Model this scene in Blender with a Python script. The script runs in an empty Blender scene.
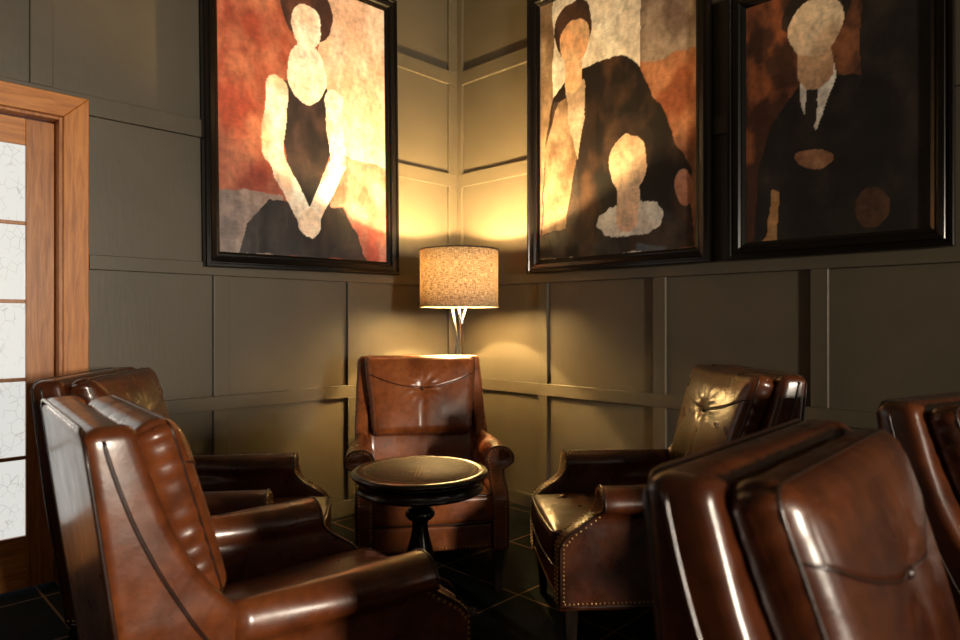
import bpy, bmesh, math, random
from mathutils import Vector, noise as mnoise
random.seed(7)
C = bpy.context.scene.collection
PI = math.pi
S2C, S2S = 0.7133, 0.7009                      # camera yaw: 44.5 deg off the room axes
CAM = (3.303, -3.134, 1.16)


def w2(X, D):
    """right / forward distance from the camera's foot -> room x, y"""
    return (CAM[0] + X * S2C - D * S2S, CAM[1] + X * S2S + D * S2C)


# ------------------------------------------------------------------ helpers
def sstep(a, b, x):
    t = min(1, max(0, (x - a) / (b - a)))
    return t * t * (3 - 2 * t)


def interp(tab, x):
    if x <= tab[0][0]:
        return tab[0][1]
    for (x0, y0), (x1, y1) in zip(tab, tab[1:]):
        if x <= x1:
            return y0 + (y1 - y0) * (x - x0) / (x1 - x0)
    return tab[-1][1]


def mk(name, verts, faces, mat, parent=None, smooth=True, weld=0.0, sub=0, bevel=0.0):
    me = bpy.data.meshes.new(name)
    me.from_pydata([tuple(v) for v in verts], [], faces)
    bm = bmesh.new()
    bm.from_mesh(me)
    if weld:
        bmesh.ops.remove_doubles(bm, verts=bm.verts, dist=weld)
    bmesh.ops.recalc_face_normals(bm, faces=bm.faces)
    bm.to_mesh(me)
    bm.free()
    if smooth:
        me.polygons.foreach_set('use_smooth', [True] * len(me.polygons))
    if mat:
        me.materials.append(mat)
    o = bpy.data.objects.new(name, me)
    C.objects.link(o)
    if parent:
        o.parent = parent
    if bevel:
        b = o.modifiers.new('edge', 'BEVEL')
        b.width = bevel
        b.segments = 3
        b.limit_method = 'ANGLE'
        b.angle_limit = math.radians(40)
        b.harden_normals = False
    if sub:
        s = o.modifiers.new('soft', 'SUBSURF')
        s.levels = s.render_levels = sub
    return o


class MB:
    def __init__(self):
        self.v, self.f = [], []

    def add(self, v, f):
        n = len(self.v)
        self.v += [tuple(p) for p in v]
        self.f += [tuple(i + n for i in q) for q in f]

    def box(self, x0, x1, y0, y1, z0, z1):
        v = [(x, y, z) for x in (x0, x1) for y in (y0, y1) for z in (z0, z1)]
        self.add(v, [(0, 1, 3, 2), (4, 6, 7, 5), (0, 4, 5, 1), (2, 3, 7, 6), (0, 2, 6, 4), (1, 5, 7, 3)])

    def tube(self, path, r, seg=8, closed=False, cap=True):
        P = [Vector(p) for p in path]
        n = len(P)
        R = r if isinstance(r, (list, tuple)) else [r] * n
        base = len(self.v)
        up = Vector((0, 0, 1))
        prev = None
        for i in range(n):
            if closed:
                t = P[(i + 1) % n] - P[i - 1]
            else:
                t = P[min(i + 1, n - 1)] - P[max(i - 1, 0)]
            t.normalize()
            if prev is None:
                a = up if abs(t.z) < .9 else Vector((1, 0, 0))
                u = t.cross(a).normalized()
            else:
                u = (prev - t * prev.dot(t)).normalized()
            prev = u
            w = t.cross(u)
            for k in range(seg):
                an = 2 * PI * k / seg
                self.v.append(tuple(P[i] + (u * math.cos(an) + w * math.sin(an)) * R[i]))
        m = n if closed else n - 1
        for i in range(m):
            j = (i + 1) % n
            for k in range(seg):
                l = (k + 1) % seg
                self.f.append((base + i * seg + k, base + i * seg + l, base + j * seg + l, base + j * seg + k))
        if cap and not closed:
            self.f.append(tuple(base + k for k in range(seg)))
            self.f.append(tuple(base + (n - 1) * seg + k for k in range(seg)))

    def lathe(self, prof, seg=48, cx=0, cy=0):
        base = len(self.v)
        for r, z in prof:
            for k in range(seg):
                a = 2 * PI * k / seg
                self.v.append((cx + r * math.cos(a), cy + r * math.sin(a), z))
        for i in range(len(prof) - 1):
            for k in range(seg):
                l = (k + 1) % seg
                self.f.append((base + i * seg + k, base + i * seg + l, base + (i + 1) * seg + l, base + (i + 1) * seg + k))
        self.f.append(tuple(base + k for k in range(seg)))
        self.f.append(tuple(base + (len(prof) - 1) * seg + k for k in range(seg)))

    def loft(self, secs, cap=True):
        base = len(self.v)
        n = len(secs[0])
        for s in secs:
            self.v += [tuple(p) for p in s]
        for i in range(len(secs) - 1):
            for k in range(n):
                l = (k + 1) % n
                self.f.append((base + i * n + k, base + i * n + l, base + (i + 1) * n + l, base + (i + 1) * n + k))
        if cap:
            self.f.append(tuple(base + k for k in range(n)))
            self.f.append(tuple(base + (len(secs) - 1) * n + k for k in range(n)))

    def dome(self, p, nrm, r, h=None, seg=7):
        """a nail head / button"""
        h = h or r * .6
        nrm = Vector(nrm).normalized()
        a = Vector((0, 0, 1)) if abs(nrm.z) < .9 else Vector((1, 0, 0))
        u = nrm.cross(a).normalized()
        w = nrm.cross(u)
        p = Vector(p)
        base = len(self.v)
        for rr, hh in ((1, -.3), (1, 0), (.72, .7)):
            for k in range(seg):
                an = 2 * PI * k / seg
                self.v.append(tuple(p + (u * math.cos(an) + w * math.sin(an)) * r * rr + nrm * h * hh))
        self.v.append(tuple(p + nrm * h))
        for i in range(2):
            for k in range(seg):
                l = (k + 1) % seg
                self.f.append((base + i * seg + k, base + i * seg + l, base + (i + 1) * seg + l, base + (i + 1) * seg + k))
        for k in range(seg):
            self.f.append((base + 2 * seg + k, base + 2 * seg + (k + 1) % seg, base + 3 * seg))

    def build(self, name, mat, parent=None, **kw):
        return mk(name, self.v, self.f, mat, parent, **kw)


def rbox(hx, hy, hz, r, m=10, q=4):
    """rounded box as a quad grid: verts, faces"""
    def axis(h):
        inner = [-(h - r) + 2 * (h - r) * i / m for i in range(m + 1)]
        rim = [h - r + r * math.tan(PI / 4 * (i + 1) / q) for i in range(q)]
        return [-x for x in reversed(rim)] + inner + rim
    ax, ay, az = axis(hx), axis(hy), axis(hz)
    V, F = [], []

    def put(p):
        c = [max(-(h - r), min(h - r, t)) for t, h in zip(p, (hx, hy, hz))]
        d = Vector([a - b for a, b in zip(p, c)])
        d = d.normalized() * r if d.length > 1e-9 else d
        return (c[0] + d[0], c[1] + d[1], c[2] + d[2])

    for (A, B, fn) in ((ax, ay, lambda a, b, s: (a, b, s * hz)), (ax, az, lambda a, b, s: (a, s * hy, b)), (ay, az, lambda a, b, s: (s * hx, a, b))):
        for s in (-1, 1):
            base = len(V)
            for a in A:
                for b in B:
                    V.append(put(fn(a, b, s)))
            nb = len(B)
            for i in range(len(A) - 1):
                for j in range(nb - 1):
                    F.append((base + i * nb + j, base + (i + 1) * nb + j, base + (i + 1) * nb + j + 1, base + i * nb + j + 1))
    return V, F


def round_poly(pts, radii, seg=4):
    out = []
    n = len(pts)
    for i in range(n):
        p, a, b = Vector(pts[i]), Vector(pts[i - 1]), Vector(pts[(i + 1) % n])
        la, lb = (a - p).length, (b - p).length
        r = min(radii[i], .46 * la, .46 * lb)
        pa, pb = p + (a - p).normalized() * r, p + (b - p).normalized() * r
        for k in range(seg + 1):
            t = k / seg
            out.append(pa * (1 - t) ** 2 + p * 2 * t * (1 - t) + pb * t * t)
    return out


def empty(name, loc=(0, 0, 0), rz=0):
    o = bpy.data.objects.new(name, None)
    C.objects.link(o)
    o.location = loc
    o.rotation_euler = (0, 0, rz)
    o.empty_display_size = .1
    return o


def tag(o, label, cat, group=None):
    o['label'] = label
    o['category'] = cat
    if group:
        o['group'] = group
    return o


def struct(o):
    o['kind'] = 'structure'
    return o


# ------------------------------------------------------------------ materials
def mat(name):
    m = bpy.data.materials.new(name)
    m.use_nodes = True
    nt = m.node_tree
    return m, nt, nt.nodes['Principled BSDF']


def N(nt, typ, ins=None, **props):
    n = nt.nodes.new(typ)
    for k, v in props.items():
        setattr(n, k, v)
    for k, v in (ins or {}).items():
        if hasattr(v, 'is_output') or isinstance(v, bpy.types.NodeSocket):
            nt.links.new(v, n.inputs[k])
        else:
            n.inputs[k].default_value = v
    return n


def ramp(nt, fac, stops):
    r = nt.nodes.new('ShaderNodeValToRGB')
    nt.links.new(fac, r.inputs[0])
    el = r.color_ramp.elements
    while len(el) < len(stops):
        el.new(.5)
    for e, (p, c) in zip(el, stops):
        e.position = p
        e.color = (c[0], c[1], c[2], 1) if not isinstance(c, (int, float)) else (c, c, c, 1)
    return r.outputs[0]


def objco(nt, scale=(1, 1, 1)):
    t = nt.nodes.new('ShaderNodeTexCoord')
    mp = N(nt, 'ShaderNodeMapping', {'Vector': t.outputs['Object'], 'Scale': scale})
    return mp.outputs[0]


def noise(nt, vec, scale, detail=4, rough=.55, dist=0.0):
    return N(nt, 'ShaderNodeTexNoise', {'Vector': vec, 'Scale': scale, 'Detail': detail, 'Roughness': rough, 'Distortion': dist}).outputs[0]


def bump(nt, h, strength, dist=.01, base=None):
    ins = {'Height': h, 'Strength': strength, 'Distance': dist}
    if base is not None:
        ins['Normal'] = base
    return N(nt, 'ShaderNodeBump', ins).outputs[0]


def leather(name, dark, mid, light, rough=.31):
    m, nt, b = mat(name)
    co = objco(nt)
    oi = nt.nodes.new('ShaderNodeObjectInfo')
    off = N(nt, 'ShaderNodeVectorMath', {0: co, 1: oi.outputs['Location']}, operation='ADD').outputs[0]
    n1 = noise(nt, off, 5.5, 5, .6, .4)
    col = ramp(nt, n1, [(.28, dark), (.52, mid), (.75, light)])
    n2 = noise(nt, off, 38, 4, .65)
    dk = ramp(nt, n2, [(.36, .55), (.6, 1.0)])
    mx = N(nt, 'ShaderNodeMix', {0: .55, 6: col, 7: dk}, data_type='RGBA', blend_type='MULTIPLY')
    nt.links.new(mx.outputs[2], b.inputs['Base Color'])
    r = N(nt, 'ShaderNodeMapRange', {'Value': noise(nt, off, 14, 3), 'From Min': .3, 'From Max': .7, 'To Min': rough - .06, 'To Max': rough + .1})
    nt.links.new(r.outputs[0], b.inputs['Roughness'])
    b.inputs['Coat Weight'].default_value = .6
    b.inputs['Coat Roughness'].default_value = .19
    vor = N(nt, 'ShaderNodeTexVoronoi', {'Vector': co, 'Scale': 260}).outputs[0]
    bp = bump(nt, vor, .06, .002)
    cr = noise(nt, off, 22, 5, .62, .8)
    bp = bump(nt, cr, .08, .008, bp)
    bp = bump(nt, noise(nt, off, 6, 2), .18, .02, bp)
    nt.links.new(bp, b.inputs['Normal'])
    return m


M = {}
M['leather'] = leather('brown_leather', (.026, .0058, .002), (.082, .0195, .0052), (.155, .041, .0105))
M['tan'] = leather('tan_leather_brightened', (.11, .026, .007), (.29, .078, .019), (.40, .122, .033))  # lighter brown, raised further to make up for weak daylight on the corner chair
M['chestnut'] = leather('chestnut_leather', (.055, .0125, .0035), (.165, .042, .0108), (.265, .075, .019))
M['piping'] = leather('piping_leather', (.012, .004, .002), (.030, .009, .004), (.055, .017, .007), .36)


def simple(name, col, rough=.5, metal=0.0, coat=0.0, spec=.5):
    m, nt, b = mat(name)
    b.inputs['Base Color'].default_value = (*col, 1)
    b.inputs['Roughness'].default_value = rough
    b.inputs['Metallic'].default_value = metal
    b.inputs['Coat Weight'].default_value = coat
    b.inputs['Coat Roughness'].default_value = .1
    b.inputs['Specular IOR Level'].default_value = spec
    return m


M['nail'] = simple('antique_brass_nail', (.42, .27, .12), .34, 1.0)
M['chrome'] = simple('polished_chrome', (.75, .73, .70), .14, 1.0)
M['ceiling'] = simple('ceiling_paint', (.05, .045, .038), .9)


def wood(name, a, b_, c, scale, rough, coat=.0, axis=2, spec=.5):
    m, nt, b = mat(name)
    sc = [scale * 9, scale * 9, scale * 9]
    sc[axis] = scale * .7
    co = objco(nt, tuple(sc))
    g = noise(nt, co, 1.0, 6, .62, .6)
    col = ramp(nt, g, [(.3, a), (.5, b_), (.72, c)])
    nt.links.new(col, b.inputs['Base Color'])
    b.inputs['Roughness'].default_value = rough
    b.inputs['Coat Weight'].default_value = coat
    b.inputs['Coat Roughness'].default_value = .12
    b.inputs['Specular IOR Level'].default_value = spec
    nt.links.new(bump(nt, g, .12, .004), b.inputs['Normal'])
    return m


M['oak_v'] = wood('oiled_oak_upright', (.30, .098, .019), (.48, .172, .034), (.62, .26, .060), 7, .38, .15, 2)
M['oak_h'] = wood('oiled_oak_across', (.30, .098, .019), (.48, .172, .034), (.62, .26, .060), 7, .38, .15, 1)
M['door_wood'] = wood('door_oak', (.24, .080, .020), (.38, .140, .036), (.50, .21, .060), 7, .36, .15, 2)
M['dark_wood'] = wood('ebonised_wood', (.005, .003, .002), (.011, .006, .004), (.022, .011, .007), 6, .25, .5, 2)
M['frame'] = simple('black_lacquer_frame', (.004, .003, .0025), .22, 0, .1, .3)

# wall paint: satin olive grey with brush texture
m, nt, b = mat('olive_grey_satin_paint')
co = objco(nt)
n1 = noise(nt, co, 2.2, 4)
nt.links.new(ramp(nt, n1, [(.3, (.068, .0555, .0375)), (.7, (.088, .0715, .0485))]), b.inputs['Base Color'])
b.inputs['Roughness'].default_value = .42
b.inputs['Specular IOR Level'].default_value = .45
co2 = objco(nt, (70, 70, 9))
bp = bump(nt, noise(nt, co2, 1.0, 3), .10, .004)
bp = bump(nt, noise(nt, co, 7, 3), .10, .01, bp)
nt.links.new(bp, b.inputs['Normal'])
M['wall'] = m

# tartan carpet
m, nt, b = mat('tartan_carpet')
tc = nt.nodes.new('ShaderNodeTexCoord')
sep = N(nt, 'ShaderNodeSeparateXYZ', {0: tc.outputs['Object']})


def mth(op, a, b_=None, c=None):
    ins = {0: a}
    if b_ is not None:
        ins[1] = b_
    if c is not None:
        ins[2] = c
    return N(nt, 'ShaderNodeMath', ins, operation=op).outputs[0]


def band(sock, off, period, width):
    x = mth('SUBTRACT', sock, off)
    p = mth('PINGPONG', x, period / 2)
    return mth('LESS_THAN', p, width / 2)


def mixc(f, a, b_):
    return N(nt, 'ShaderNodeMix', {0: f, 6: a, 7: b_}, data_type='RGBA').outputs[2]


P = .47
bands = mth('ADD', band(sep.outputs[0], 1.01 + .235, P, .20), band(sep.outputs[1], -.577 + .235, P, .20))
bands = mth('MULTIPLY', bands, .5)
col = ramp(nt, bands, [(0, (.0030, .0055, .0042)), (.5, (.0038, .0048, .0050)), (1, (.0018, .0025, .0034))])
dk = mth('MAXIMUM', band(sep.outputs[0], 1.01 + .14, P, .03), band(sep.outputs[1], -.577 + .14, P, .03))
dk2 = mth('MAXIMUM', band(sep.outputs[0], 1.01 + .33, P, .03), band(sep.outputs[1], -.577 + .33, P, .03))
col = mixc(mth('MULTIPLY', mth('MAXIMUM', dk, dk2), .75), col, (.0015, .0018, .002, 1))
ln = mth('MAXIMUM', band(sep.outputs[0], 1.01, P, .009), band(sep.outputs[1], -.577, P, .009))
col = mixc(mth('MULTIPLY', ln, .85), col, (.17, .095, .050, 1))
nt.links.new(col, b.inputs['Base Color'])
b.inputs['Roughness'].default_value = .95
b.inputs['Specular IOR Level'].default_value = .1
pile = N(nt, 'ShaderNodeTexNoise', {'Vector': tc.outputs['Object'], 'Scale': 450.0, 'Detail': 2.0}).outputs[0]
nt.links.new(bump(nt, pile, .5, .006), b.inputs['Normal'])
M['carpet'] = m

# linen lamp shade
m, nt, b = mat('woven_linen_shade')
tc = nt.nodes.new('ShaderNodeTexCoord')
sp = N(nt, 'ShaderNodeSeparateXYZ', {0: tc.outputs['Object']})
an = N(nt, 'ShaderNodeMath', {0: sp.outputs[1], 1: sp.outputs[0]}, operation='ARCTAN2').outputs[0]
cv = N(nt, 'ShaderNodeCombineXYZ', {0: an, 1: sp.outputs[2]}).outputs[0]
wv = N(nt, 'ShaderNodeMapping', {'Vector': cv, 'Scale': (9, 190, 1)}).outputs[0]
wu = N(nt, 'ShaderNodeMapping', {'Vector': cv, 'Scale': (75, 30, 1)}).outputs[0]
a1 = noise(nt, wv, 1.0, 3)
a2 = noise(nt, wu, 1.0, 3)
wsum = N(nt, 'ShaderNodeMath', {0: a1, 1: a2}, operation='MULTIPLY').outputs[0]
colr = ramp(nt, wsum, [(.15, (.16, .105, .058)), (.36, (.72, .56, .37))])
nt.links.new(colr, b.inputs['Base Color'])
b.inputs['Roughness'].default_value = .9
tr = N(nt, 'ShaderNodeBsdfTranslucent', {'Color': colr})
ms = N(nt, 'ShaderNodeMixShader', {0: .12, 1: b.outputs[0], 2: tr.outputs[0]})
nt.links.new(ms.outputs[0], nt.nodes['Material Output'].inputs[0])
M['shade'] = m
m, nt, b = mat('pale_shade_lining')
b.inputs['Base Color'].default_value = (.88, .84, .76, 1)
b.inputs['Roughness'].default_value = .8
tr = N(nt, 'ShaderNodeBsdfTranslucent', {'Color': (.66, .58, .46, 1)})
ms = N(nt, 'ShaderNodeMixShader', {0: .12, 1: b.outputs[0], 2: tr.outputs[0]})
nt.links.new(ms.outputs[0], nt.nodes['Material Output'].inputs[0])
M['lining'] = m
M['rim'] = simple('dark_shade_trim', (.02, .014, .009), .7)

m, nt, b = mat('warm_bulb')
b.inputs['Emission Color'].default_value = (1, .66, .30, 1)
b.inputs['Emission Strength'].default_value = 6
tb_ = N(nt, 'ShaderNodeBsdfTransparent')
bm_ = N(nt, 'ShaderNodeMixShader', {0: .6, 1: b.outputs[0], 2: tb_.outputs[0]})
nt.links.new(bm_.outputs[0], nt.nodes['Material Output'].inputs[0])
M['bulb'] = m

# daylit textured door glass
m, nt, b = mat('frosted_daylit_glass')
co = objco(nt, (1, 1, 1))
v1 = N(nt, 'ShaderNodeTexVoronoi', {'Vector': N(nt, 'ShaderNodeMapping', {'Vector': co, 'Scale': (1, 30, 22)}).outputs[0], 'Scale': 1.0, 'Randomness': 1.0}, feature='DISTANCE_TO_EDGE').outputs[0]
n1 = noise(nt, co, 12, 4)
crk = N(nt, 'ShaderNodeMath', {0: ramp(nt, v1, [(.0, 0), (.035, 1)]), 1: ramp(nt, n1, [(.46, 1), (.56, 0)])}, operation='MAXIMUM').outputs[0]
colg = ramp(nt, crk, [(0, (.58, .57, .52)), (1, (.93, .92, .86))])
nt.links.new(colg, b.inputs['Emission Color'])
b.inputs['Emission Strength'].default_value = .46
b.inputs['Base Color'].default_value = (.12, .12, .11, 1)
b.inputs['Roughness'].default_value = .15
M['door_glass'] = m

# clear glazing (picture glass, window panes): straight-through with Fresnel reflections
m = bpy.data.materials.new('clear_glazing')
m.use_nodes = True
nt = m.node_tree
nt.nodes.remove(nt.nodes['Principled BSDF'])
fr = N(nt, 'ShaderNodeFresnel', {'IOR': 1.45})
geo = N(nt, 'ShaderNodeNewGeometry')
front = N(nt, 'ShaderNodeMath', {0: 1.0, 1: geo.outputs['Backfacing']}, operation='SUBTRACT').outputs[0]
frf = N(nt, 'ShaderNodeMath', {0: fr.outputs[0], 1: front}, operation='MULTIPLY').outputs[0]
ms = N(nt, 'ShaderNodeMixShader', {0: frf, 1: N(nt, 'ShaderNodeBsdfTransparent').outputs[0], 2: N(nt, 'ShaderNodeBsdfGlossy', {'Roughness': .03}).outputs[0]})
nt.links.new(ms.outputs[0], nt.nodes['Material Output'].inputs[0])
M['glass'] = m

# painted canvas
m, nt, b = mat('painted_canvas')
at = N(nt, 'ShaderNodeAttribute', attribute_name='paint')
co = objco(nt)
br = noise(nt, N(nt, 'ShaderNodeMapping', {'Vector': co, 'Scale': (9, 9, 30)}).outputs[0], 2.2, 5, .65, .7)
mx = N(nt, 'ShaderNodeMix', {0: .6, 6: at.outputs['Color'], 7: ramp(nt, br, [(.3, .72), (.6, 1.12)])}, data_type='RGBA', blend_type='MULTIPLY')
nt.links.new(mx.outputs[2], b.inputs['Base Color'])
b.inputs['Roughness'].default_value = .5
nt.links.new(bump(nt, br, .15, .004), b.inputs['Normal'])
M['canvas'] = m

# tooled leather table inset
m, nt, b = mat('tooled_leather_top')
tc = nt.nodes.new('ShaderNodeTexCoord')
sp = N(nt, 'ShaderNodeSeparateXYZ', {0: tc.outputs['Object']})
x2 = N(nt, 'ShaderNodeVectorMath', {0: N(nt, 'ShaderNodeCombineXYZ', {0: sp.outputs[0], 1: sp.outputs[1]}).outputs[0]}, operation='LENGTH').outputs[1]


def near(sock, v, w):
    d = N(nt, 'ShaderNodeMath', {0: sock, 1: v}, operation='SUBTRACT').outputs[0]
    return N(nt, 'ShaderNodeMath', {0: N(nt, 'ShaderNodeMath', {0: d}, operation='ABSOLUTE').outputs[0], 1: w}, operation='LESS_THAN').outputs[0]


def op(o_, a, c):
    return N(nt, 'ShaderNodeMath', {0: a, 1: c}, operation=o_).outputs[0]


ring = op('MAXIMUM', near(x2, .196, .0022), near(x2, .203, .0012))
xr = op('SUBTRACT', op('MULTIPLY', sp.outputs[0], .7133), op('MULTIPLY', sp.outputs[1], -.7009))
yr = op('ADD', op('MULTIPLY', sp.outputs[0], -.7009), op('MULTIPLY', sp.outputs[1], .7133))
cx_ = op('MULTIPLY', op('MAXIMUM', near(xr, .004, .0022), near(xr, -.008, .0022)), near(yr, -.03, .085))
cy_ = op('MULTIPLY', op('MAXIMUM', near(yr, -.02, .003), near(yr, -.045, .003)), near(xr, 0, .035))
gold = op('MAXIMUM', ring, op('MAXIMUM', cx_, cy_))
base = ramp(nt, noise(nt, objco(nt), 9, 5, .65, .5), [(.3, (.035, .014, .006)), (.55, (.075, .032, .012)), (.75, (.13, .06, .022))])
scf = noise(nt, N(nt, 'ShaderNodeMapping', {'Vector': objco(nt), 'Scale': (60, 60, 1)}).outputs[0], 1.0, 6, .7)
sc = ramp(nt, scf, [(.58, 0), (.68, 1)])
worn = ramp(nt, scf, [(.35, 0), (.55, 1)])
goldm = op('MULTIPLY', op('MULTIPLY', gold, worn), .75)
c1 = N(nt, 'ShaderNodeMix', {0: goldm, 6: base, 7: (.45, .27, .09, 1)}, data_type='RGBA').outputs[2]
c2 = N(nt, 'ShaderNodeMix', {0: op('MULTIPLY', sc, .6), 6: c1, 7: (.42, .30, .16, 1)}, data_type='RGBA').outputs[2]
nt.links.new(c2, b.inputs['Base Color'])
b.inputs['Roughness'].default_value = .55
b.inputs['Specular IOR Level'].default_value = .35
nt.links.new(bump(nt, noise(nt, objco(nt), 30, 4), .3, .004), b.inputs['Normal'])
M['table_leather'] = m

# ------------------------------------------------------------------ the room
RX, RY, RZ = 11.0, -6.6, 3.62
DY0, DY1, DH = -4.102, -2.368, 2.048       # door opening in the left wall
mb = MB()
mb.box(-.25, RX + .2, RY - .2, .2, -.1, 0)
struct(mb.build('floor', M['carpet'], smooth=False))
mb = MB()
mb.box(-.25, RX + .2, RY - .2, .2, RZ, RZ + .1)
struct(mb.build('ceiling', M['ceiling'], smooth=False))
mb = MB()
mb.box(-.15, 0, DY1, .15, 0, RZ)
mb.box(-.15, 0, RY, DY0, 0, RZ)
mb.box(-.15, 0, DY0, DY1, DH, RZ)
struct(mb.build('wall_left', M['wall'], smooth=False))
mb = MB()
mb.box(0, RX, 0, .15, 0, RZ)
struct(mb.build('wall_right', M['wall'], smooth=False))
# far end wall behind the camera, with the daylight windows
WIN = [(-3.50, -2.70, 1.0, 2.60), (-2.2, -1.4, .80, 2.40)]
mb = MB()
ys = sorted([RY, 0] + [y for w_ in WIN for y in w_[:2]])
for i in range(len(ys) - 1):
    a, c = ys[i], ys[i + 1]
    win = [w_ for w_ in WIN if abs(w_[0] - a) < 1e-6]
    if win:
        mb.box(RX, RX + .15, a, c, 0, win[0][2])
        mb.box(RX, RX + .15, a, c, win[0][3], RZ)
    else:
        mb.box(RX, RX + .15, a, c, 0, RZ)
struct(mb.build('wall_front', M['wall'], smooth=False))
mb = MB()
mb.box(0, RX, RY - .15, RY, 0, RZ)
struct(mb.build('wall_back', M['wall'], smooth=False))
for k, (a, c, z0, z1) in enumerate(WIN):
    w_ = struct(empty('window_%d' % (k + 1), (RX, (a + c) / 2, z0)))
    mb = MB()
    hw, hh, t = (c - a) / 2, z1 - z0, .045
    for s in (-1, 1):
        mb.box(.02, .09, min(s * hw, s * (hw - t)), max(s * hw, s * (hw - t)), 0, hh)
    mb.box(.02, .09, -hw, hw, 0, t)
    mb.box(.02, .09, -hw, hw, hh - t, hh)
    mb.box(.035, .075, -hw, hw, hh * .52 - .012, hh * .52 + .012)
    mb.build('window_frame', M['oak_v'], w_, smooth=False)
    mb = MB()
    mb.box(.053, .057, -hw + t, hw - t, t, hh - t)
    mb.build('glass_pane', M['glass'], w_, smooth=False)
    mb = MB()
    mb.box(-.06, .05, -hw - .06, hw + .06, -.03, 0)
    mb.build('window_sill', M['oak_h'], w_, smooth=False, bevel=.006)

# wainscot rails and stiles, standing 2 cm proud
T = .021
CW_ = .094
RAILS = [(.70, .772), (1.386, 1.452), (2.072, 2.160), (2.772, 2.862), (3.50, 3.62)]
LST = [(-.095, 0), (-.911, -.833), (-1.715, -1.632), (-2.495, -2.411), (-3.30, -3.22), (-4.09, -4.01), (-4.87, -4.79), (-5.66, -5.58)]
mb = MB()
for a, c in LST:
    if DY0 - .1 < a and c < DY1 + .1:
        zs = [z for r_ in RAILS for z in r_][5:]
    else:
        zs = [.09] + [z for r_ in RAILS for z in r_]
    for i in range(0, len(zs) - 1, 2):
        mb.box(0, T, a, c, zs[i], zs[i + 1])
for z0, z1 in RAILS:
    if z0 < DH:
        mb.box(0, T, -2.273, 0, z0, z1)
        mb.box(0, T, RY, DY0 - CW_, z0, z1)
    else:
        mb.box(0, T, RY, 0, z0, z1)
struct(mb.build('trim_1', M['wall'], smooth=False, bevel=.003))
RST = [(T, .068), (.741, .812), (1.525, 1.598), (2.306, 2.380), (3.09, 3.163), (3.87, 3.945), (4.65, 4.725), (5.43, 5.505), (6.2, 6.275), (6.98, 7.055), (7.76, 7.835), (8.54, 8.615), (9.32, 9.395), (10.1, 10.175)]
mb = MB()
for a, c in RST:
    zs = [.09] + [z for r_ in RAILS for z in r_]
    for i in range(0, len(zs) - 1, 2):
        mb.box(a, c, -T, 0, zs[i], zs[i + 1])
for z0, z1 in RAILS:
    mb.box(T, RX, -T, 0, z0, z1)
struct(mb.build('trim_2', M['wall'], smooth=False, bevel=.003))
mb = MB()
mb.box(0, .026, -2.273, 0, 0, .092)
mb.box(0, .026, RY, DY0 - CW_, 0, .092)
struct(mb.build('baseboard_left', M['wall'], smooth=False, bevel=.004))
mb = MB()
mb.box(.026, RX, -.026, 0, 0, .08)
struct(mb.build('baseboard_right', M['wall'], smooth=False, bevel=.004))

# door in the left wall
dr = struct(empty('door_1', (0, (DY0 + DY1) / 2, 0)))
cy0 = (DY0 + DY1) / 2


def sh(o):
    o.location.y -= 0
    return o


mb = MB()
CW = .092
for s, y in ((1, DY1), (-1, DY0)):                      # upright casings with mitred heads
    yi, yo = y - s * .006 - cy0, y + s * CW - cy0
    v = [(x, yy, z) for x in (0, .028) for (yy, z) in ((yi, 0), (yo, 0), (yo, DH + CW), (yi, DH - .006))]
    mb.add(v, [(0, 1, 2, 3), (4, 5, 6, 7), (0, 1, 5, 4), (1, 2, 6, 5), (2, 3, 7, 6), (3, 0, 4, 7)])
mb.build('door_casing', M['oak_v'], dr, smooth=False, bevel=.004)
mb = MB()
ya, yb, yc, yd = DY0 - CW - cy0, DY0 + .006 - cy0, DY1 - .006 - cy0, DY1 + CW - cy0
v = [(x, yy, z) for x in (0, .028) for (yy, z) in ((ya, DH + CW), (yd, DH + CW), (yc, DH - .006), (yb, DH - .006))]
mb.add(v, [(0, 1, 2, 3), (4, 5, 6, 7), (0, 1, 5, 4), (1, 2, 6, 5), (2, 3, 7, 6), (3, 0, 4, 7)])
mb.build('door_casing', M['oak_h'], dr, smooth=False, bevel=.004)
mb = MB()
mb.box(-.15, .004, DY1 - .018 - cy0, DY1 - cy0, 0, DH)
mb.box(-.15, .004, DY0 - cy0, DY0 + .018 - cy0, 0, DH)
mb.box(-.15, .004, DY0 + .018 - cy0, DY1 - .018 - cy0, DH - .018, DH)
mb.box(-.125, -.107, DY1 - .032 - cy0, DY1 - .018 - cy0, 0, DH - .018)
mb.build('door_jamb', M['door_wood'], dr, smooth=False, bevel=.002)
LT = DH - .022
X0, X1 = -.100, -.062
GZ0, GZ1 = .232, 1.912
for L0, L1 in (((DY0 + DY1) / 2 + .002 - cy0, DY1 - .021 - cy0), (DY0 + .021 - cy0, (DY0 + DY1) / 2 - .002 - cy0)):
    G0, G1 = L0 + .105, L1 - .105
    mb = MB()
    mb.box(X0, X1, L0, G0, .008, LT)
    mb.box(X0, X1, G1, L1, .008, LT)
    leaf = mb.build('door_leaf', M['door_wood'], dr, smooth=False, bevel=.003)
    mb = MB()
    mb.box(X0, X1, G0, G1, .008, GZ0)
    mb.box(X0, X1, G0, G1, GZ1, LT)
    mb.build('door_rail', M['oak_h'], leaf, smooth=False, bevel=.003)
    mb = MB()
    for k in range(1, 5):
        z = GZ0 + (GZ1 - GZ0) * k / 5
        mb.box(X0 + .004, X1 - .004, G0, G1, z - .008, z + .008)
    mb.box(X0 + .006, X1 - .005, (G0 + G1) / 2 - .008, (G0 + G1) / 2 + .008, GZ0, GZ1)
    mb.build('glazing_bar', M['door_wood'], leaf, smooth=False, bevel=.002)
    mb = MB()
    mb.box(-.084, -.078, G0, G1, GZ0, GZ1)
    mb.build('glass_pane', M['door_glass'], leaf, smooth=False)

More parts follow.
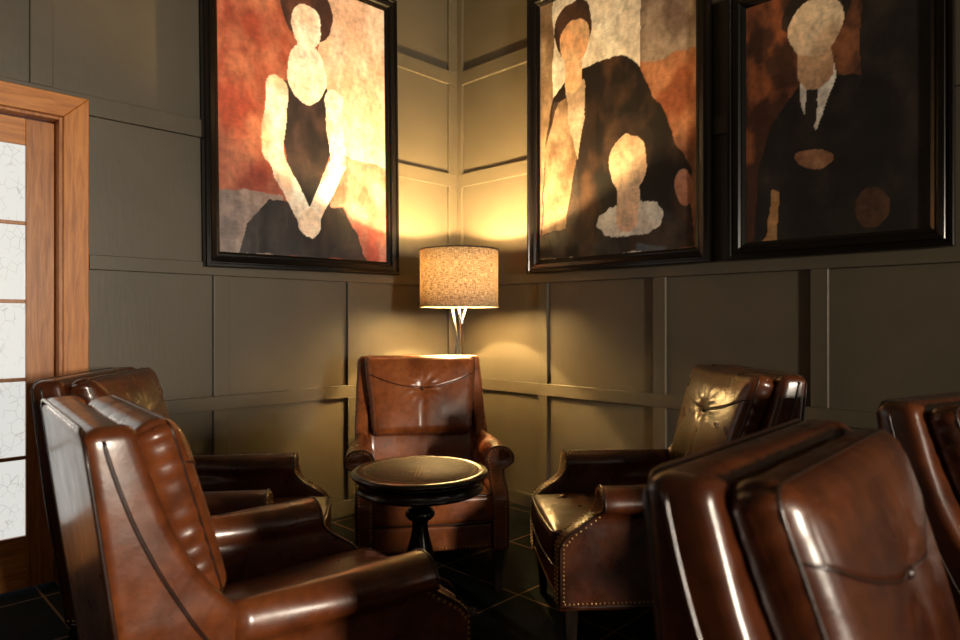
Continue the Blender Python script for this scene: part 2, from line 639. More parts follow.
# ------------------------------------------------------------------ pictures
def fbm(x, y, s):
    return mnoise.fractal(Vector((x * s, y * s, 3.1)), 1.0, 2.0, 4)


def ell(u, v, cu, cv, ru, rv, rot=0, asp=1.0):
    du, dv = (u - cu), (v - cv) * asp
    if rot:
        c, s = math.cos(rot), math.sin(rot)
        du, dv = du * c + dv * s, -du * s + dv * c
    return math.hypot(du / ru, dv / rv) - 1


def seg_d(u, v, a, b_, asp):
    ax, ay, bx, by = a[0], a[1] * asp, b_[0], b_[1] * asp
    px, py = u, v * asp
    dx, dy = bx - ax, by - ay
    t = max(0, min(1, ((px - ax) * dx + (py - ay) * dy) / (dx * dx + dy * dy)))
    return math.hypot(px - ax - t * dx, py - ay - t * dy), t


def poly_in(u, v, P_):
    ins = False
    j = len(P_) - 1
    for i in range(len(P_)):
        (xi, yi), (xj, yj) = P_[i], P_[j]
        if (yi > v) != (yj > v) and u < (xj - xi) * (v - yi) / (yj - yi) + xi:
            ins = not ins
        j = i
    return ins


def mixl(a, b_, t):
    t = max(0, min(1, t))
    return tuple(x + (y - x) * t for x, y in zip(a, b_))


PALE, CREAM = (.88, .70, .54), (.92, .82, .70)


def art_red(u, v):
    """plain figure study: pale sitter in a dark dress on a red ground"""
    A = 1.45
    n, n2 = 1.5 * fbm(u, v, 7), fbm(u + 5, v, 16) + .8 * fbm(u + 2, v, 45)
    u2, v2 = u + .012 * n, v + .010 * n
    rust, orange, peach, red = (.30, .05, .024), (.48, .16, .085), (.70, .44, .31), (.46, .09, .06)
    if u2 < .55:
        col = mixl(rust, orange, .35 + n * .7 + v2 * .25)
    else:
        col = mixl(peach, (.80, .58, .45), .4 + n)
    if u2 > .52 and v2 < .42 - .10 * (u2 - .5):
        col = mixl(red, (.58, .25, .19), .35 + n + (v2 - .2))
    if u2 < .34 and v2 < .21:
        col = mixl((.36, .26, .22), (.20, .15, .14), .5 + n)
    if poly_in(u2, v2, [(.10, 0), (.14, .10), (.26, .19), (.70, .20), (.80, .10), (.86, 0)]):
        col = mixl((.010, .007, .007), (.035, .022, .02), .3 + n)
    if poly_in(u2, v2, [(.33, .05), (.36, .20), (.37, .33), (.335, .44), (.355, .62), (.60, .62), (.65, .44), (.59, .33), (.62, .20), (.66, .05)]):
        col = mixl((.014, .008, .008), (.05, .026, .022), .3 + n)
    if ell(u2, v2, .485, .66, .115, .155, 0, A) < 0:
        col = mixl(CREAM, PALE, .4 + n)
    for a, b_, w0, w1 in (((.315, .585), (.285, .36), .064, .056), ((.285, .36), (.47, .13), .056, .042), ((.645, .585), (.675, .36), .056, .052), ((.675, .36), (.50, .13), .052, .042)):
        d, t = seg_d(u2, v2, a, b_, A)
        if d < w0 + (w1 - w0) * t:
            col = mixl(CREAM, (.80, .50, .32), .2 + n + d * 4)
    if ell(u2, v2, .49, .12, .065, .075, 0, A) < 0:
        col = mixl(PALE, (.74, .42, .27), .3 + n)
    if ell(u2, v2, .49, .885, .155, .165, 0, A) < 0:
        col = mixl((.05, .018, .012), (.12, .04, .02), .4 + n)
    d, t = seg_d(u2, v2, (.48, .68), (.48, .80), A)
    if d < .05:
        col = mixl(CREAM, PALE, .5 + n)
    if ell(u2, v2, .485, .83, .085, .120, 0, A) < 0:
        col = mixl(CREAM, (.82, .52, .36), .2 + n)
    k = 1 + .32 * n2
    return tuple(c * k for c in col)


def art_pair(u, v):
    """plain figure study: a tall dark-coated figure behind a smaller one with a pale collar"""
    A = 1.46
    n, n2 = 1.5 * fbm(u + 3, v, 7), fbm(u, v + 4, 16) + .8 * fbm(u + 2, v, 45)
    u2, v2 = u + .012 * n, v + .010 * n
    if u2 < .10:
        col = mixl((.20, .12, .07), (.36, .24, .15), .4 + n)
    elif u2 < .68:
        col = mixl((.76, .66, .57), (.90, .82, .73), .5 + n)
    else:
        col = mixl((.30, .085, .035), (.48, .20, .10), .4 + n * 1.3)
        if v2 > .66:
            col = mixl((.20, .13, .10), (.40, .30, .24), .4 + n)
    coat = [(0, 0), (.02, .25), (.06, .50), (.10, .62), (.22, .69), (.55, .72), (.68, .64), (.80, .48), (.97, .26), (.98, 0)]
    if poly_in(u2, v2, coat):
        col = mixl((.010, .006, .005), (.075, .034, .018), .15 + n * .9)
    if poly_in(u2, v2, [(.02, .10), (.05, .44), (.14, .60), (.26, .62), (.27, .40), (.20, .12)]):
        col = mixl((.16, .09, .05), (.38, .25, .16), .4 + n)
    if poly_in(u2, v2, [(.19, .64), (.32, .66), (.33, .52), (.27, .36)]):
        col = mixl((.40, .28, .20), (.56, .44, .34), .4 + n)
    if ell(u2, v2, .24, .86, .135, .16, 0, A) < 0:
        col = mixl((.03, .014, .010), (.08, .035, .02), .4 + n)
    d, t = seg_d(u2, v2, (.245, .66), (.245, .76), A)
    if d < .06:
        col = mixl((.72, .42, .25), PALE, .4 + n)
    if ell(u2, v2, .255, .815, .105, .125, 0, A) < 0:
        col = mixl((.80, .52, .32), (.70, .38, .21), .35 + n)
    if ell(u2, v2, .60, .36, .155, .19, 0, A) < 0:
        col = mixl((.022, .012, .010), (.06, .03, .02), .4 + n)
    if poly_in(u2, v2, [(.38, 0), (.42, .11), (.52, .17), (.76, .17), (.92, .10), (.95, 0)]):
        col = mixl((.018, .016, .014), (.06, .05, .04), .3 + n)
    if ell(u2, v2, .61, .115, .205, .085, 0, A) < .03 * math.sin(30 * math.atan2(v2 - .115, u2 - .61)) and v2 > .045:
        col = mixl((.84, .78, .70), (.66, .58, .50), .3 + n)
    d, t = seg_d(u2, v2, (.60, .12), (.60, .24), A)
    if d < .068:
        col = mixl((.80, .55, .38), (.70, .42, .27), .3 + n)
    if ell(u2, v2, .605, .315, .118, .155, 0, A) < 0:
        col = mixl((.84, .60, .42), (.76, .46, .30), .25 + n)
    if ell(u2, v2, .935, .205, .05, .085, .3, A) < 0:
        col = mixl((.66, .30, .18), (.50, .2, .11), .3 + n)
    k = 1 + .32 * n2
    return tuple(c * k for c in col)


def art_dark(u, v):
    """plain figure study: a dark-suited sitter almost lost in a brown ground"""
    A = 1.41
    n, n2 = 1.5 * fbm(u + 9, v, 6), fbm(u, v + 8, 16) + .8 * fbm(u + 2, v, 45)
    u2, v2 = u + .012 * n, v + .010 * n
    if u2 < .30:
        col = mixl((.055, .018, .009), (.26, .075, .026), .25 + n * 1.2 + (v2 - .6))
    elif u2 < .66 and v2 > .55:
        col = mixl((.05, .018, .01), (.26, .09, .035), .35 + n * 1.2)
    else:
        col = mixl((.012, .009, .007), (.030, .019, .013), .3 + n)
    suit = [(.05, 0), (.08, .30), (.16, .48), (.33, .62), (.60, .62), (.82, .55), (.93, .35), (.97, 0)]
    if poly_in(u2, v2, suit):
        col = mixl((.008, .006, .005), (.022, .015, .011), .3 + n)
    if poly_in(u2, v2, [(.10, 0), (.13, .02), (.17, .22), (.21, .20), (.20, 0)]) and n > -.35:
        col = mixl((.30, .14, .05), (.5, .26, .10), .4 + n)
    if ell(u2, v2, .72, .10, .085, .11, 0, A) < 0:
        col = mixl((.10, .045, .02), (.05, .022, .012), .4 + n)
    if poly_in(u2, v2, [(.325, .655), (.52, .70), (.53, .62), (.43, .43), (.345, .52)]):
        col = mixl((.78, .70, .60), (.58, .50, .41), .3 + n)
    if poly_in(u2, v2, [(.375, .615), (.435, .635), (.43, .47), (.395, .42), (.36, .47)]):
        col = mixl((.012, .009, .008), (.03, .02, .015), .4 + n)
    if ell(u2, v2, .405, .315, .115, .055, -.15, A) < 0:
        col = mixl((.20, .085, .04), (.34, .16, .08), .3 + n)
    if ell(u2, v2, .42, .90, .19, .15, 0, A) < 0:
        col = mixl((.016, .010, .008), (.04, .02, .015), .4 + n)
    d, t = seg_d(u2, v2, (.42, .66), (.42, .76), A)
    if d < .10:
        col = mixl((.46, .25, .13), (.60, .36, .20), .3 + n)
    if ell(u2, v2, .415, .835, .155, .155, 0, A) < 0:
        col = mixl((.76, .58, .40), (.60, .40, .24), .3 + n)
    k = 1 + .32 * n2
    return tuple(c * k for c in col)


FW, FD = .080, .042


def picture(name, w, h, art, loc, rot, roll, label):
    """local: width along x, height z, facing -y, origin at the middle of the lower edge of the frame"""
    root = empty(name, loc)
    root.rotation_mode = 'XYZ'
    root.rotation_euler = (0, roll, rot)
    tag(root, label, 'painting', 'framed paintings on the panelled walls')
    prof = [(0, 0), (0, .034), (.004, FD), (.016, FD), (.020, .036), (.026, .036), (.031, .040), (.052, .034), (.060, .024), (.066, .024), (FW, .014), (FW, .004)]
    mb = MB()
    secs = []
    for sx, sz in ((-1, 0), (1, 0), (1, 1), (-1, 1)):
        secs.append([(sx * (w / 2 - d), -y, d if sz == 0 else h - d) for d, y in prof])
    n = len(prof)
    V = [p for s in secs for p in s]
    F = []
    for i in range(4):
        j = (i + 1) % 4
        for k in range(n - 1):
            F.append((i * n + k, j * n + k, j * n + k + 1, i * n + k + 1))
    mb.add(V, F)
    mb.build('frame', M['frame'], root, smooth=False)
    cw, ch = w - 2 * FW + .008, h - 2 * FW + .008
    nx, nz = int(cw * 190), int(ch * 190)
    V, F, cols = [], [], []
    for j in range(nz + 1):
        for i in range(nx + 1):
            u, v = i / nx, j / nz
            V.append(((u - .5) * cw, -.008, FW - .004 + v * ch))
            cols.append(art(u, v))
    for j in range(nz):
        for i in range(nx):
            a = j * (nx + 1) + i
            F.append((a, a + 1, a + nx + 2, a + nx + 1))
    me = bpy.data.meshes.new('canvas')
    me.from_pydata(V, [], F)
    ca = me.color_attributes.new('paint', 'FLOAT_COLOR', 'POINT')
    ca.data.foreach_set('color', [x for c in cols for x in (max(0, min(1, c[0])), max(0, min(1, c[1])), max(0, min(1, c[2])), 1)])
    me.materials.append(M['canvas'])
    o = bpy.data.objects.new('canvas', me)
    C.objects.link(o)
    o.parent = root
    mb = MB()
    mb.box(-cw / 2, cw / 2, -.0145, -.0125, FW - .004, FW - .004 + ch)
    mb.build('glass_pane', M['glass'], root, smooth=False)
    mb = MB()
    mb.box(-w / 2 + .01, w / 2 - .01, -.006, -.001, .01, h - .01)
    mb.build('backing_board', M['frame'], root, smooth=False)
    return root


# left wall faces +x: local -y -> +x means rotation +90 deg
picture('framed_painting', 1.215, 1.715, art_red, (T + .002, (-1.77 - .555) / 2, 1.434), PI / 2, math.radians(-.7),
        'tall black-framed painting of a pale figure in black on red ground, by the door')
picture('framed_painting', 1.168, 1.70, art_pair, ((.687 + 1.855) / 2, -T - .002, 1.445), 0, 0,
        'black-framed painting of two figures, one with a white ruffled collar, just past the floor lamp')
picture('framed_painting', .893, 1.27, art_dark, ((1.945 + 2.838) / 2, -T - .002, 1.447), 0, 0,
        'dark black-framed painting of a figure in black suit and white shirt, nearest the right edge')

# ------------------------------------------------------------------ armchair
HT = .970
YR = lambda z: .439 - (HT - z) * .133
YS = lambda z: max(.225, .366 - (HT - z) * .31)
YW = [(.19, .165), (.575, .165), (.592, .170), (.603, .180), (.618, .193), (.64, .212), (.692, .248), (.75, .280), (.816, .308), (.87, .326), (.93, .342), (.97, .352)]
XO = [(.19, .316), (.60, .334), (.80, .330), (.97, .320)]


def u_section(z, e=0.0, zz=None):
    xo = interp(XO, z) - e
    yr = YR(z) - e
    ys = YS(z) + e
    yw = min(interp(YW, z), YS(z) - .012) + e
    xi = interp(XO, z) - .062 + e
    pts = [(-xo, yw), (-xo, yr), (xo, yr), (xo, yw), (xi, yw), (xi, ys), (-xi, ys), (-xi, yw)]
    rr = [.026, .022, .022, .026, .026, .03, .03, .026]
    return [(p[0], p[1], z if zz is None else zz) for p in round_poly(pts, rr, 5)]


def make_chair():
    root = empty('armchair')
    Lm, Pm = M['leather'], M['piping']
    # --- backrest with its wings
    mb = MB()
    zs = [.19, .24, .32, .40, .48, .54, .575, .585, .592, .598, .603, .612, .625, .642, .66, .685, .71, .745, .78, .825, .87, .90, .93, HT - .026]
    secs = [u_section(.19, .01)] + [u_section(z) for z in zs]
    for k in range(1, 6):
        a = PI / 2 * k / 5
        secs.append(u_section(HT - .026, .026 * (1 - math.cos(a)), HT - .026 + .026 * math.sin(a)))
    mb.loft(secs)
    back = mb.build('backrest', Lm, root)
    mb = MB()
    for s in (-1, 1):
        PS = [(.36, .08), (.44, .145), (.51, .203), (.57, .248), (.692, .315), (.79, .358), (.87, .385), (.955, .408)]
        side = [(s * (interp(XO, z) + .0005), sum(interp(PS, z + d) for d in (-.03, -.015, 0, .015, .03)) / 5, z) for z in [.42 + .012 * i for i in range(45)]]
        mb.tube(side, .0042, 6)
    rear = [(-interp(XO, z) + .006, YR(z) - .003, z) for z in [.2 + .05 * i for i in range(15)] + [HT - .03]]
    rear += [(-.29, YR(HT) - .004, HT - .008), (-.27, YR(HT) - .006, HT - .004)]
    rear = rear + [(-p[0], p[1], p[2]) for p in reversed(rear)]
    mb.tube(rear, .0045, 6)
    mb.build('piping', Pm, back)
    # --- arms
    ZL = [.19, .20, .25, .30, .34, .37, .395, .42, .445, .47, .49, .505, .518, .530, .541, .552, .563, .573, .582, .590, .596, .600]

    def yfront(z):
        if z >= .538:
            return -.275
        if z <= .40:
            return -.415
        t = (.538 - z) / .138
        return -.275 - .140 * (t + .16 * math.sin(2 * PI * t) * -.5)

    def xs(z, t, e=0.0):
        rx = .034 + .030 * sstep(0, .7, t)
        xc = .304 + .002 * t
        q = max(0.0, 1 - ((z - .545) / .0555) ** 2)
        h = rx * math.sqrt(q)
        b0, b1 = .247, .317
        if z <= .498:
            a, c = b0, b1
        elif z < .545:
            s = sstep(.498, .53, z)
            a, c = b0 * (1 - s) + (xc - h) * s, b1 * (1 - s) + (xc + h) * s
        else:
            a, c = xc - h, xc + h
        a, c = a + e, c - e
        if a > c:
            a = c = (a + c) / 2
        return a, c

    for sgn in (-1, 1):
        mb = MB()
        TT = [i / 14 for i in range(15)]
        rows = []
        for t in TT:
            rows.append([(z, t, 0.0, 0.0) for z in ZL])
        for k in (1, 2, 3):
            a = PI / 2 * k / 3
            rows.append([(z, 1.0, .010 * (1 - math.cos(a)), .010 * math.sin(a)) for z in ZL])
        secs = []
        for row in rows:
            ins, outs = [], []
            for z, t, e, dy in row:
                a, c = xs(z, t, e)
                y = .178 + t * (yfront(z) - .178) - dy
                zz = z - (e if z > .59 else 0)
                ins.append((sgn * a, y, zz))
                outs.append((sgn * c, y, zz))
            secs.append(ins + outs[::-1])
        mb.loft(secs, cap=False)
        nz = len(ZL)
        last, base = len(mb.v) - 2 * nz, 0
        for st in (0, last):
            for i in range(nz - 1):
                mb.f.append((st + i, st + i + 1, st + 2 * nz - 2 - i, st + 2 * nz - 1 - i))
        arm = mb.build('arm', Lm, root, weld=.0004)
        # piping and nail heads round the facing
        mb = MB()
        path = []
        for z in ZL[1:]:
            a, c = xs(z, 1.0)
            path.append((sgn * (a + .001), yfront(z) - .004, z))
        top = [(sgn * xs(z, 1.0)[1] - sgn * .001, yfront(z) - .004, z) for z in reversed(ZL[1:-1])]
        mb.tube(path + top, .0042, 6)
        lowp = [(sgn * .318, -.415 + .73 * i / 12, .199) for i in range(13)]
        mb.tube(lowp, .004, 6)
        mb.build('piping', Pm, arm)
        mb = MB()
        full = [Vector(p) for p in path + top]
        cen = []
        for i, p in enumerate(full):
            cxm = .282 if p.z < .50 else .306
            q = Vector((p.x, p.y - .007, p.z))
            q.x += sgn * .011 * (1 if abs(p.x) < cxm else -1) * (1 if p.z < .58 else .4)
            if p.z > .57:
                q.z -= .010
            cen.append(q)
        acc, nxt = 0.0, 0.0
        for a, c in zip(cen, cen[1:]):
            L_ = (c - a).length
            while nxt <= acc + L_ and L_ > 1e-6:
                q = a.lerp(c, (nxt - acc) / L_)
                tz = c.z - a.z
                ny = -1.0
                slope = 0 if abs(tz) < 1e-5 else (c.y - a.y) / tz
                mb.dome(q, (0, -1, slope if .40 < q.z < .54 else 0), .0050)
                nxt += .0145
            acc += L_
        for i in range(50):
            mb.dome((sgn * .3195, -.405 + .73 * i / 49, .211), (sgn, 0, 0), .0048)
        for i in range(14):
            mb.dome((sgn * .3195, -.409, .22 + .0145 * i), (sgn, 0, 0), .0048)
        for i in range(1, 12):
            z = .40 + .0115 * i
            mb.dome((sgn * .3195, yfront(z) + .011, z - .004), (sgn, 0, 0), .0048)
        mb.build('nailhead_trim', M['nail'], arm)
    # --- front rail under the seat
    V, F = rbox(.250, .03, .053, .012, 8, 3)
    V = [(x, y - .388 - .004 * (1 - (x / .25) ** 2), z + .250) for x, y, z in V]
    rail = mk('front_rail', V, F, Lm, root, weld=.0003)
    mb = MB()
    for i in range(34):
        x = -.238 + .476 * i / 33
        mb.dome((x, -.4195 - .004 * (1 - (x / .25) ** 2), .211), (0, -1, 0), .0048)
    mb.build('nailhead_trim', M['nail'], rail)
    # --- seat cushion
    hx, hy, hz = .251, .315, .062
    V, F = rbox(hx, hy, hz, .026, 20, 4)

    def seat(p):
        x, y, z = p
        k = max(0, 1 - (x / hx) ** 4) * max(0, 1 - (y / hy) ** 4)
        if z > 0:
            z += .034 * k + .006 * mnoise.noise(Vector((x * 9, y * 9, 1))) * k
        y -= .012 * (1 - (x / hx) ** 2) * (1 if y < 0 else 0)
        if z > 0:
            fx = .004 * math.sin(x * 70 + 2 * math.sin(y * 14)) * sstep(.1, .3, -y) * sstep(.0, .05, z)
            z += fx * k
        return (x, y - .118, z + .357 + .012 * (-y / hy if y < 0 else 0))
    seatc = mk('seat_cushion', [seat(p) for p in V], F, Lm, root, weld=.0003)
    mb = MB()
    for zz in (hz - .006, -hz + .006):
        ring = []
        loop = round_poly([(-hx, -hy), (hx, -hy), (hx, hy), (-hx, hy)], [.03] * 4, 5)
        for a, c in zip(loop, loop[1:] + loop[:1]):
            for k in range(4):
                p = a.lerp(c, k / 4)
                q = seat((p.x * .985, p.y * .988, zz))
                ring.append(q)
        mb.tube(ring, .0042, 6, closed=True)
    mb.build('piping', Pm, seatc)
    # --- loose back cushion with envelope flap
    hx, hb, hc = .272, .205, .047
    NY, NZ = -math.cos(math.radians(17)), math.sin(math.radians(17))
    cyc, czc = .258, .770

    def wid(b_):
        return 1 + .085 * (b_ / hb)
    BB = .14 * hb

    def crown(a, b_, skin=True):
        k = max(0, 1 - (a / hx) ** 2) * max(0, 1 - (b_ / hb) ** 2)
        rc = .042
        d = math.hypot(max(0, abs(a) - (hx - rc)), max(0, abs(b_) - (hb - rc)))
        base = math.sqrt(max(0, rc * rc - min(d, rc) ** 2)) - rc if skin else 0
        c = base + .025 * k ** .8
        d = math.hypot(a, b_ - BB)
        c -= .013 * math.exp(-(d / .035) ** 2)
        an = math.atan2(b_ - BB, a)
        c += .0045 * math.cos(an * 11) * math.exp(-((d - .055) / .032) ** 2) * (1 if b_ > BB else .4)
        if b_ < BB:
            c -= .004 * math.exp(-(a / .010) ** 2)
        c += .004 * mnoise.noise(Vector((a * 8, b_ * 8, 5))) * k
        return c

    def cpos(a, b_, c):
        a = a * wid(b_)
        up = (-NZ, -NY)      # direction up the cushion in (y, z): leans back as it rises
        y = cyc + NZ * b_ + NY * c
        z = czc - NY * b_ + NZ * c
        return (a, y, z)
    V, F = rbox(hx, hc, hb, .042, 34, 6)

    def cush(p):
        a, c, b_ = p[0], -p[1], p[2]
        if c > 0:
            wgt = sstep(0, hc, c)
            c += crown(a, b_, False) * wgt
        edge = sstep(.85, 1.0, max(abs(a) / hx, abs(b_) / hb))
        if edge > 0:
            tpar = (b_ if abs(a) / hx > abs(b_) / hb else a)
            pl = math.sin(tpar * 150 + 3 * mnoise.noise(Vector((tpar * 6, a * 3, 2)))) * (.5 + mnoise.noise(Vector((a * 14, b_ * 14, 8))))
            g = .0042 * pl * edge * (1 - abs(c) / (hc * 1.4))
            a += g * (1 if a > 0 else -1) * (1 if abs(a) / hx > .9 else 0)
            b_ += g * (1 if b_ > 0 else -1) * (1 if abs(b_) / hb > .9 else 0)
        return cpos(a, b_, c)
    cu = mk('back_cushion', [cush(p) for p in V], F, Lm, root, weld=.0003)
    # flap
    fa = .97 * hx

    def fb(a):
        return hb * (.14 + .40 * (abs(a) / fa) ** 2)
    na, nb = 44, 14
    V, F = [], []
    for lay in (1, 0):
        for i in range(na + 1):
            a = -fa + 2 * fa * i / na
            for j in range(nb + 1):
                t = j / nb
                b_ = fb(a) + (hb * .95 - fb(a)) * t
                rim = sstep(.0, .16, 1 - abs(a) / fa) * sstep(0, .5, 1 - t)
                V.append(cpos(a, b_, hc + crown(a, b_) + (-.0035 + .0075 * rim if lay else -.006)))
    n1 = (na + 1) * (nb + 1)
    for i in range(na):
        for j in range(nb):
            q = i * (nb + 1) + j
            F.append((q, q + 1, q + nb + 2, q + nb + 1))
            F.append((n1 + q, n1 + q + nb + 1, n1 + q + nb + 2, n1 + q + 1))
    rim = [i * (nb + 1) for i in range(na + 1)] + [na * (nb + 1) + j for j in range(1, nb + 1)] + [i * (nb + 1) + nb for i in range(na - 1, -1, -1)] + [j for j in range(nb - 1, 0, -1)]
    for p, q in zip(rim, rim[1:] + rim[:1]):
        F.append((p, q, n1 + q, n1 + p))
    mk('flap', V, F, Lm, cu)
    mb = MB()
    mb.tube([cpos(a, fb(a) - .001, hc + crown(a, fb(a)) + .0022 - .005 * sstep(.9, 1, abs(a) / fa)) for a in [-fa + 2 * fa * i / 60 for i in range(61)]], .0028, 6)
    mb.build('flap_seam', Pm, cu)
    mb = MB()
    p = Vector(cpos(0, BB - .004, hc + crown(0, BB) + .003))
    mb.dome(p, (0, NY, NZ), .0105, .009, 14)
    mb.build('button', Pm, cu)
    mb = MB()
    for cc, dd in ((hc - .0185, .0080), (-hc + .012, .0130)):
        ha, hh = hx - dd, hb - dd
        loop = round_poly([(-ha, -hh), (ha, -hh), (ha, hh), (-ha, hh)], [.035] * 4, 6)
        ring = []
        for a, c in zip(loop, loop[1:] + loop[:1]):
            for k in range(5):
                q = a.lerp(c, k / 5)
                ring.append(cpos(q.x, q.y, cc))
        mb.tube(ring, .0034, 6, closed=True)
    mb.build('piping', Pm, cu)
    # --- legs
    for s in (-1, 1):
        mb = MB()
        secs = []
        for z, h, dy in ((0, .0135, .0), (.012, .015, 0), (.10, .0195, 0), (.205, .024, 0)):
            secs.append([(p[0] + s * .280, p[1] - .378, z) for p in round_poly([(-h, -h), (h, -h), (h, h), (-h, h)], [.005] * 4, 2)])
        mb.loft(secs)
        mb.build('leg', M['dark_wood'], root, smooth=False)
        mb = MB()
        secs = []
        for z, h, dy in ((0, .014, .055), (.012, .0155, .052), (.10, .019, .022), (.205, .023, 0)):
            secs.append([(p[0] + s * .275, p[1] + .305 + dy, z) for p in round_poly([(-h, -h), (h, -h), (h, h), (-h, h)], [.005] * 4, 2)])
        mb.loft(secs)
        mb.build('leg', M['dark_wood'], root, smooth=False)
    return root


def copy_tree(o, parent=None):
    c = o.copy()
    C.objects.link(c)
    if parent:
        c.parent = parent
    for ch in [k for k in o.children]:
        copy_tree(ch, c)
    return c


CH = [(-.548, 1.65, 39.2, 'chestnut leather armchair turned away from us, its flat back panel nearest the oak door'),
      (-1.015, 2.42, 7.5, 'brown leather armchair under the red painting, half hidden behind another armchair'),
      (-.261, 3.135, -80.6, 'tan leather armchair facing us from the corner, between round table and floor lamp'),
      (.664, 2.529, 184.0, 'brown leather armchair facing left, its nailhead-trimmed side panel and leg towards us'),
      (.742, .765, -43.0, 'large blurred brown leather armchair closest to us, cut off by the bottom edge'),
      (1.4285, 1.331, -60.0, 'brown leather armchair mostly cut off by the right edge, beside the closest armchair')]
proto = make_chair()
first = True
for X, D, a, lab in CH:
    o = proto if first else copy_tree(proto)
    first = False
    x, y = w2(X, D)
    o.location = (x, y, 0)
    o.rotation_euler = (0, 0, math.radians(a + 44.5 + 90))
    tag(o, lab, 'armchair', 'leather club armchairs')
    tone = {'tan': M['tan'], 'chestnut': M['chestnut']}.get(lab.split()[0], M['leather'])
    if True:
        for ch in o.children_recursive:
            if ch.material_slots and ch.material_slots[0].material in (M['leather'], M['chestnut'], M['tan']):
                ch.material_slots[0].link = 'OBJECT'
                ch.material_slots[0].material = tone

# ------------------------------------------------------------------ round table
tx, ty = w2(-.215, 2.35)
tb = tag(empty('side_table', (tx, ty, 0)), 'small round black pedestal table with a worn brown leather top, ringed by armchairs', 'table')
R = .245
mb = MB()
mb.lathe([(.0, .604), (R - .012, .604), (R - .004, .607), (R, .613), (R, .617), (R - .004, .622), (R - .012, .6255), (R - .030, .6265), (R - .034, .6245), (0, .6245)], 96)
mb.build('tabletop', M['dark_wood'], tb)
mb = MB()
mb.lathe([(0, .6246), (R - .0335, .6246), (R - .0345, .6256), (0, .6258)], 96)
mb.build('leather_inset', M['table_leather'], tb)
mb = MB()
mb.lathe([(0, .556), (R - .040, .556), (R - .022, .553), (R - .016, .558), (R - .016, .564), (R - .022, .568), (R - .024, .580), (R - .022, .594), (R - .014, .599), (R - .010, .604), (0, .604)], 96)
mb.build('apron', M['dark_wood'], tb)
mb = MB()
mb.lathe([(0, .556), (.060, .556), (.060, .535), (.040, .524), (.030, .505), (.032, .492), (.044, .484), (.053, .472), (.053, .462), (.044, .450), (.030, .442), (.028, .430), (.030, .405), (.036, .375), (.046, .340), (.054, .305), (.055, .282), (.050, .260), (.040, .243), (.036, .236), (.044, .228), (.058, .220), (.060, .205), (.056, .17), (.046, .14), (.02, .13), (0, .13)], 48)
mb.build('pedestal', M['dark_wood'], tb)
for k in range(4):
    an = math.radians(44.5 + 90 * k + 45)
    pts = [(.035, .19), (.075, .195), (.12, .175), (.16, .13), (.195, .075), (.235, .038), (.268, .026)]
    rr = [.026, .026, .024, .021, .019, .018, .021]
    mb = MB()
    fine, fr_ = [], []
    for i in range(len(pts) - 1):
        for q in range(4):
            t = q / 4
            fine.append(tuple(pts[i][j] + (pts[i + 1][j] - pts[i][j]) * t for j in (0, 1)))
            fr_.append(rr[i] + (rr[i + 1] - rr[i]) * t)
    fine.append(pts[-1])
    fr_.append(rr[-1])
    for _ in range(3):
        fine = [fine[0]] + [tuple((fine[i - 1][j] + 2 * fine[i][j] + fine[i + 1][j]) / 4 for j in (0, 1)) for i in range(1, len(fine) - 1)] + [fine[-1]]
    P3 = [(r_ * math.cos(an), r_ * math.sin(an), max(z, q)) for (r_, z), q in zip(fine, fr_)]
    mb.tube(P3, fr_, 10)
    mb.build('leg', M['dark_wood'], tb)

# ------------------------------------------------------------------ floor lamp
lx, ly = w2(-.125, 3.90)
lp = tag(empty('floor_lamp', (lx, ly, 0)), 'floor lamp with woven beige drum shade and crossed chrome legs in the corner', 'lamp')
SZ0, SZ1, SR = 1.238, 1.575, .233
mb = MB()
mb.lathe([(SR, SZ0), (SR, SZ0 + .1), (SR, SZ1 - .1), (SR, SZ1), (SR - .003, SZ1), (SR - .003, SZ1 - .1), (SR - .003, SZ0 + .1), (SR - .003, SZ0), (SR, SZ0)], 96)
mb.f = [f_ for f_ in mb.f if len(f_) == 4]
shade = mb.build('lamp_shade', M['shade'], lp, weld=.0002)
shade.data.materials.append(M['lining'])
for p_ in shade.data.polygons:
    if math.hypot(p_.center.x, p_.center.y) < SR - .0022:
        p_.material_index = 1
for z in (SZ0, SZ1):
    mb = MB()
    mb.tube([(SR * math.cos(2 * PI * k / 72), SR * math.sin(2 * PI * k / 72), z) for k in range(72)], .0042, 6, closed=True)
    mb.build('rim', M['rim'] if z == SZ1 else M['shade'], shade)
mb = MB()
for k in range(3):
    an = 2 * PI * k / 3 + .3
    mb.tube([(0, 0, 1.36), (.12 * math.cos(an), .12 * math.sin(an), 1.37), (SR * math.cos(an), SR * math.sin(an), 1.40)], .0022, 6)
mb.tube([(.05 * math.cos(2 * PI * k / 24), .05 * math.sin(2 * PI * k / 24), 1.262) for k in range(24)], .004, 6, closed=True)
mb.lathe([(.0, 1.255), (.012, 1.255), (.012, 1.34), (.022, 1.352), (.042, 1.392), (.047, 1.410), (.043, 1.410), (.0, 1.398)], 24)  # socket with an unseen cup, added wide to block the bulb's downward light
for k in range(3):
    an = 2 * PI * k / 3 + .3
    mb.tube([(0, 0, 1.262), (.05 * math.cos(an), .05 * math.sin(an), 1.262)], .003, 6)
mb.build('shade_fitter', M['chrome'], lp)
mb = MB()
mb.lathe([(0, 1.40), (.013, 1.402), (.018, 1.42), (.028, 1.445), (.030, 1.462), (.026, 1.48), (.014, 1.492), (0, 1.495)], 24)
mb.build('bulb', M['bulb'], lp)
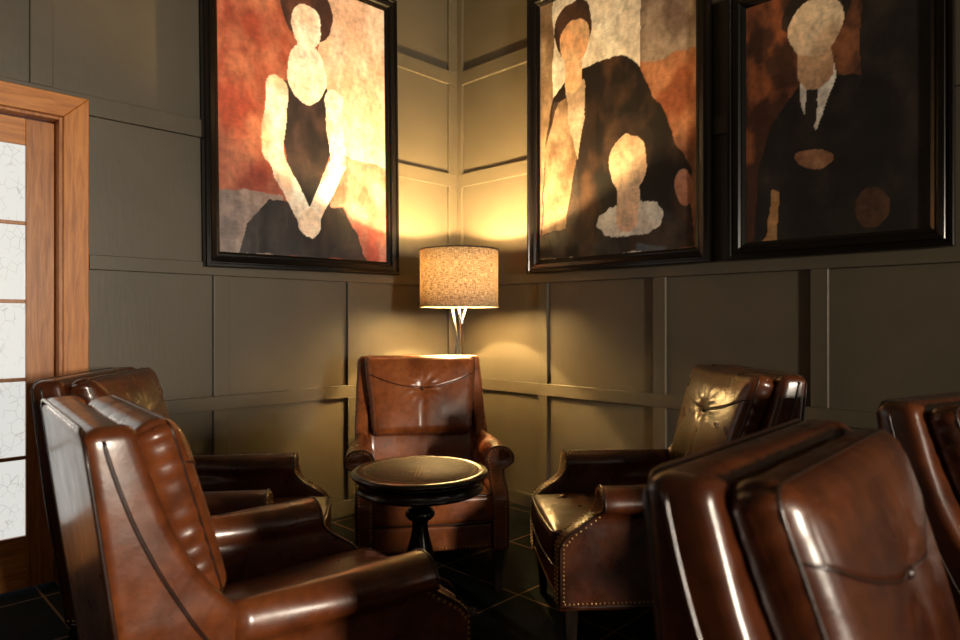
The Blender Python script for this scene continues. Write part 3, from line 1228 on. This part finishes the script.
for k in range(3):
    an = math.radians(44.5) + 2 * PI * k / 3 + .52
    r0, r1, tw = .052, .25, 2.75
    a_, b_ = Vector((r0 * math.cos(an), r0 * math.sin(an), 1.262)), Vector((r1 * math.cos(an + tw), r1 * math.sin(an + tw), .011))
    mb = MB()
    mb.tube([a_.lerp(b_, i / 10) for i in range(11)], .0072, 12)
    mb.lathe([(0, 0), (.013, 0), (.013, .012), (0, .012)], 14, b_.x, b_.y)
    mb.build('leg', M['chrome'], lp)

ld = bpy.data.lights.new('bulb_light', 'POINT')
ld.energy = 295
ld.color = (1.0, .68, .28)
ld.shadow_soft_size = .022
lo = bpy.data.objects.new('bulb_light', ld)
C.objects.link(lo)
lo.parent = lp
lo.location = (0, 0, 1.462)

# ------------------------------------------------------------------ daylight at the windows, sky
for k, ((a, c, z0, z1), e) in enumerate(zip(WIN, (1220, 20))):
    d = bpy.data.lights.new('daylight', 'AREA')
    d.shape = 'RECTANGLE'
    d.size, d.size_y = c - a, z1 - z0
    d.energy = e
    d.color = (1.0, .87, .70)
    o = bpy.data.objects.new('daylight', d)
    C.objects.link(o)
    o.location = (RX + .17, (a + c) / 2, (z0 + z1) / 2)
    o.rotation_euler = (0, PI / 2, 0)
w = bpy.data.worlds.new('sky')
bpy.context.scene.world = w
w.use_nodes = True
w.node_tree.nodes['Background'].inputs[0].default_value = (.8, .88, 1, 1)
w.node_tree.nodes['Background'].inputs[1].default_value = .6

# ------------------------------------------------------------------ camera
cd = bpy.data.cameras.new('camera')
cd.sensor_width = 36
cd.lens = 36 * 655 / 960
cd.dof.use_dof = True
cd.dof.focus_distance = 3.1
cd.dof.aperture_fstop = 3.2
cd.clip_start = .05
co_ = bpy.data.objects.new('camera', cd)
C.objects.link(co_)
co_.location = CAM
co_.rotation_euler = (PI / 2, 0, math.radians(44.5))
sc = bpy.context.scene
sc.camera = co_
vs = sc.view_settings
sc.display_settings.display_device = 'sRGB'
vs.view_transform = 'Standard'
vs.look = 'None'
vs.exposure = .75
vs.gamma = 1
vs.use_curve_mapping = False
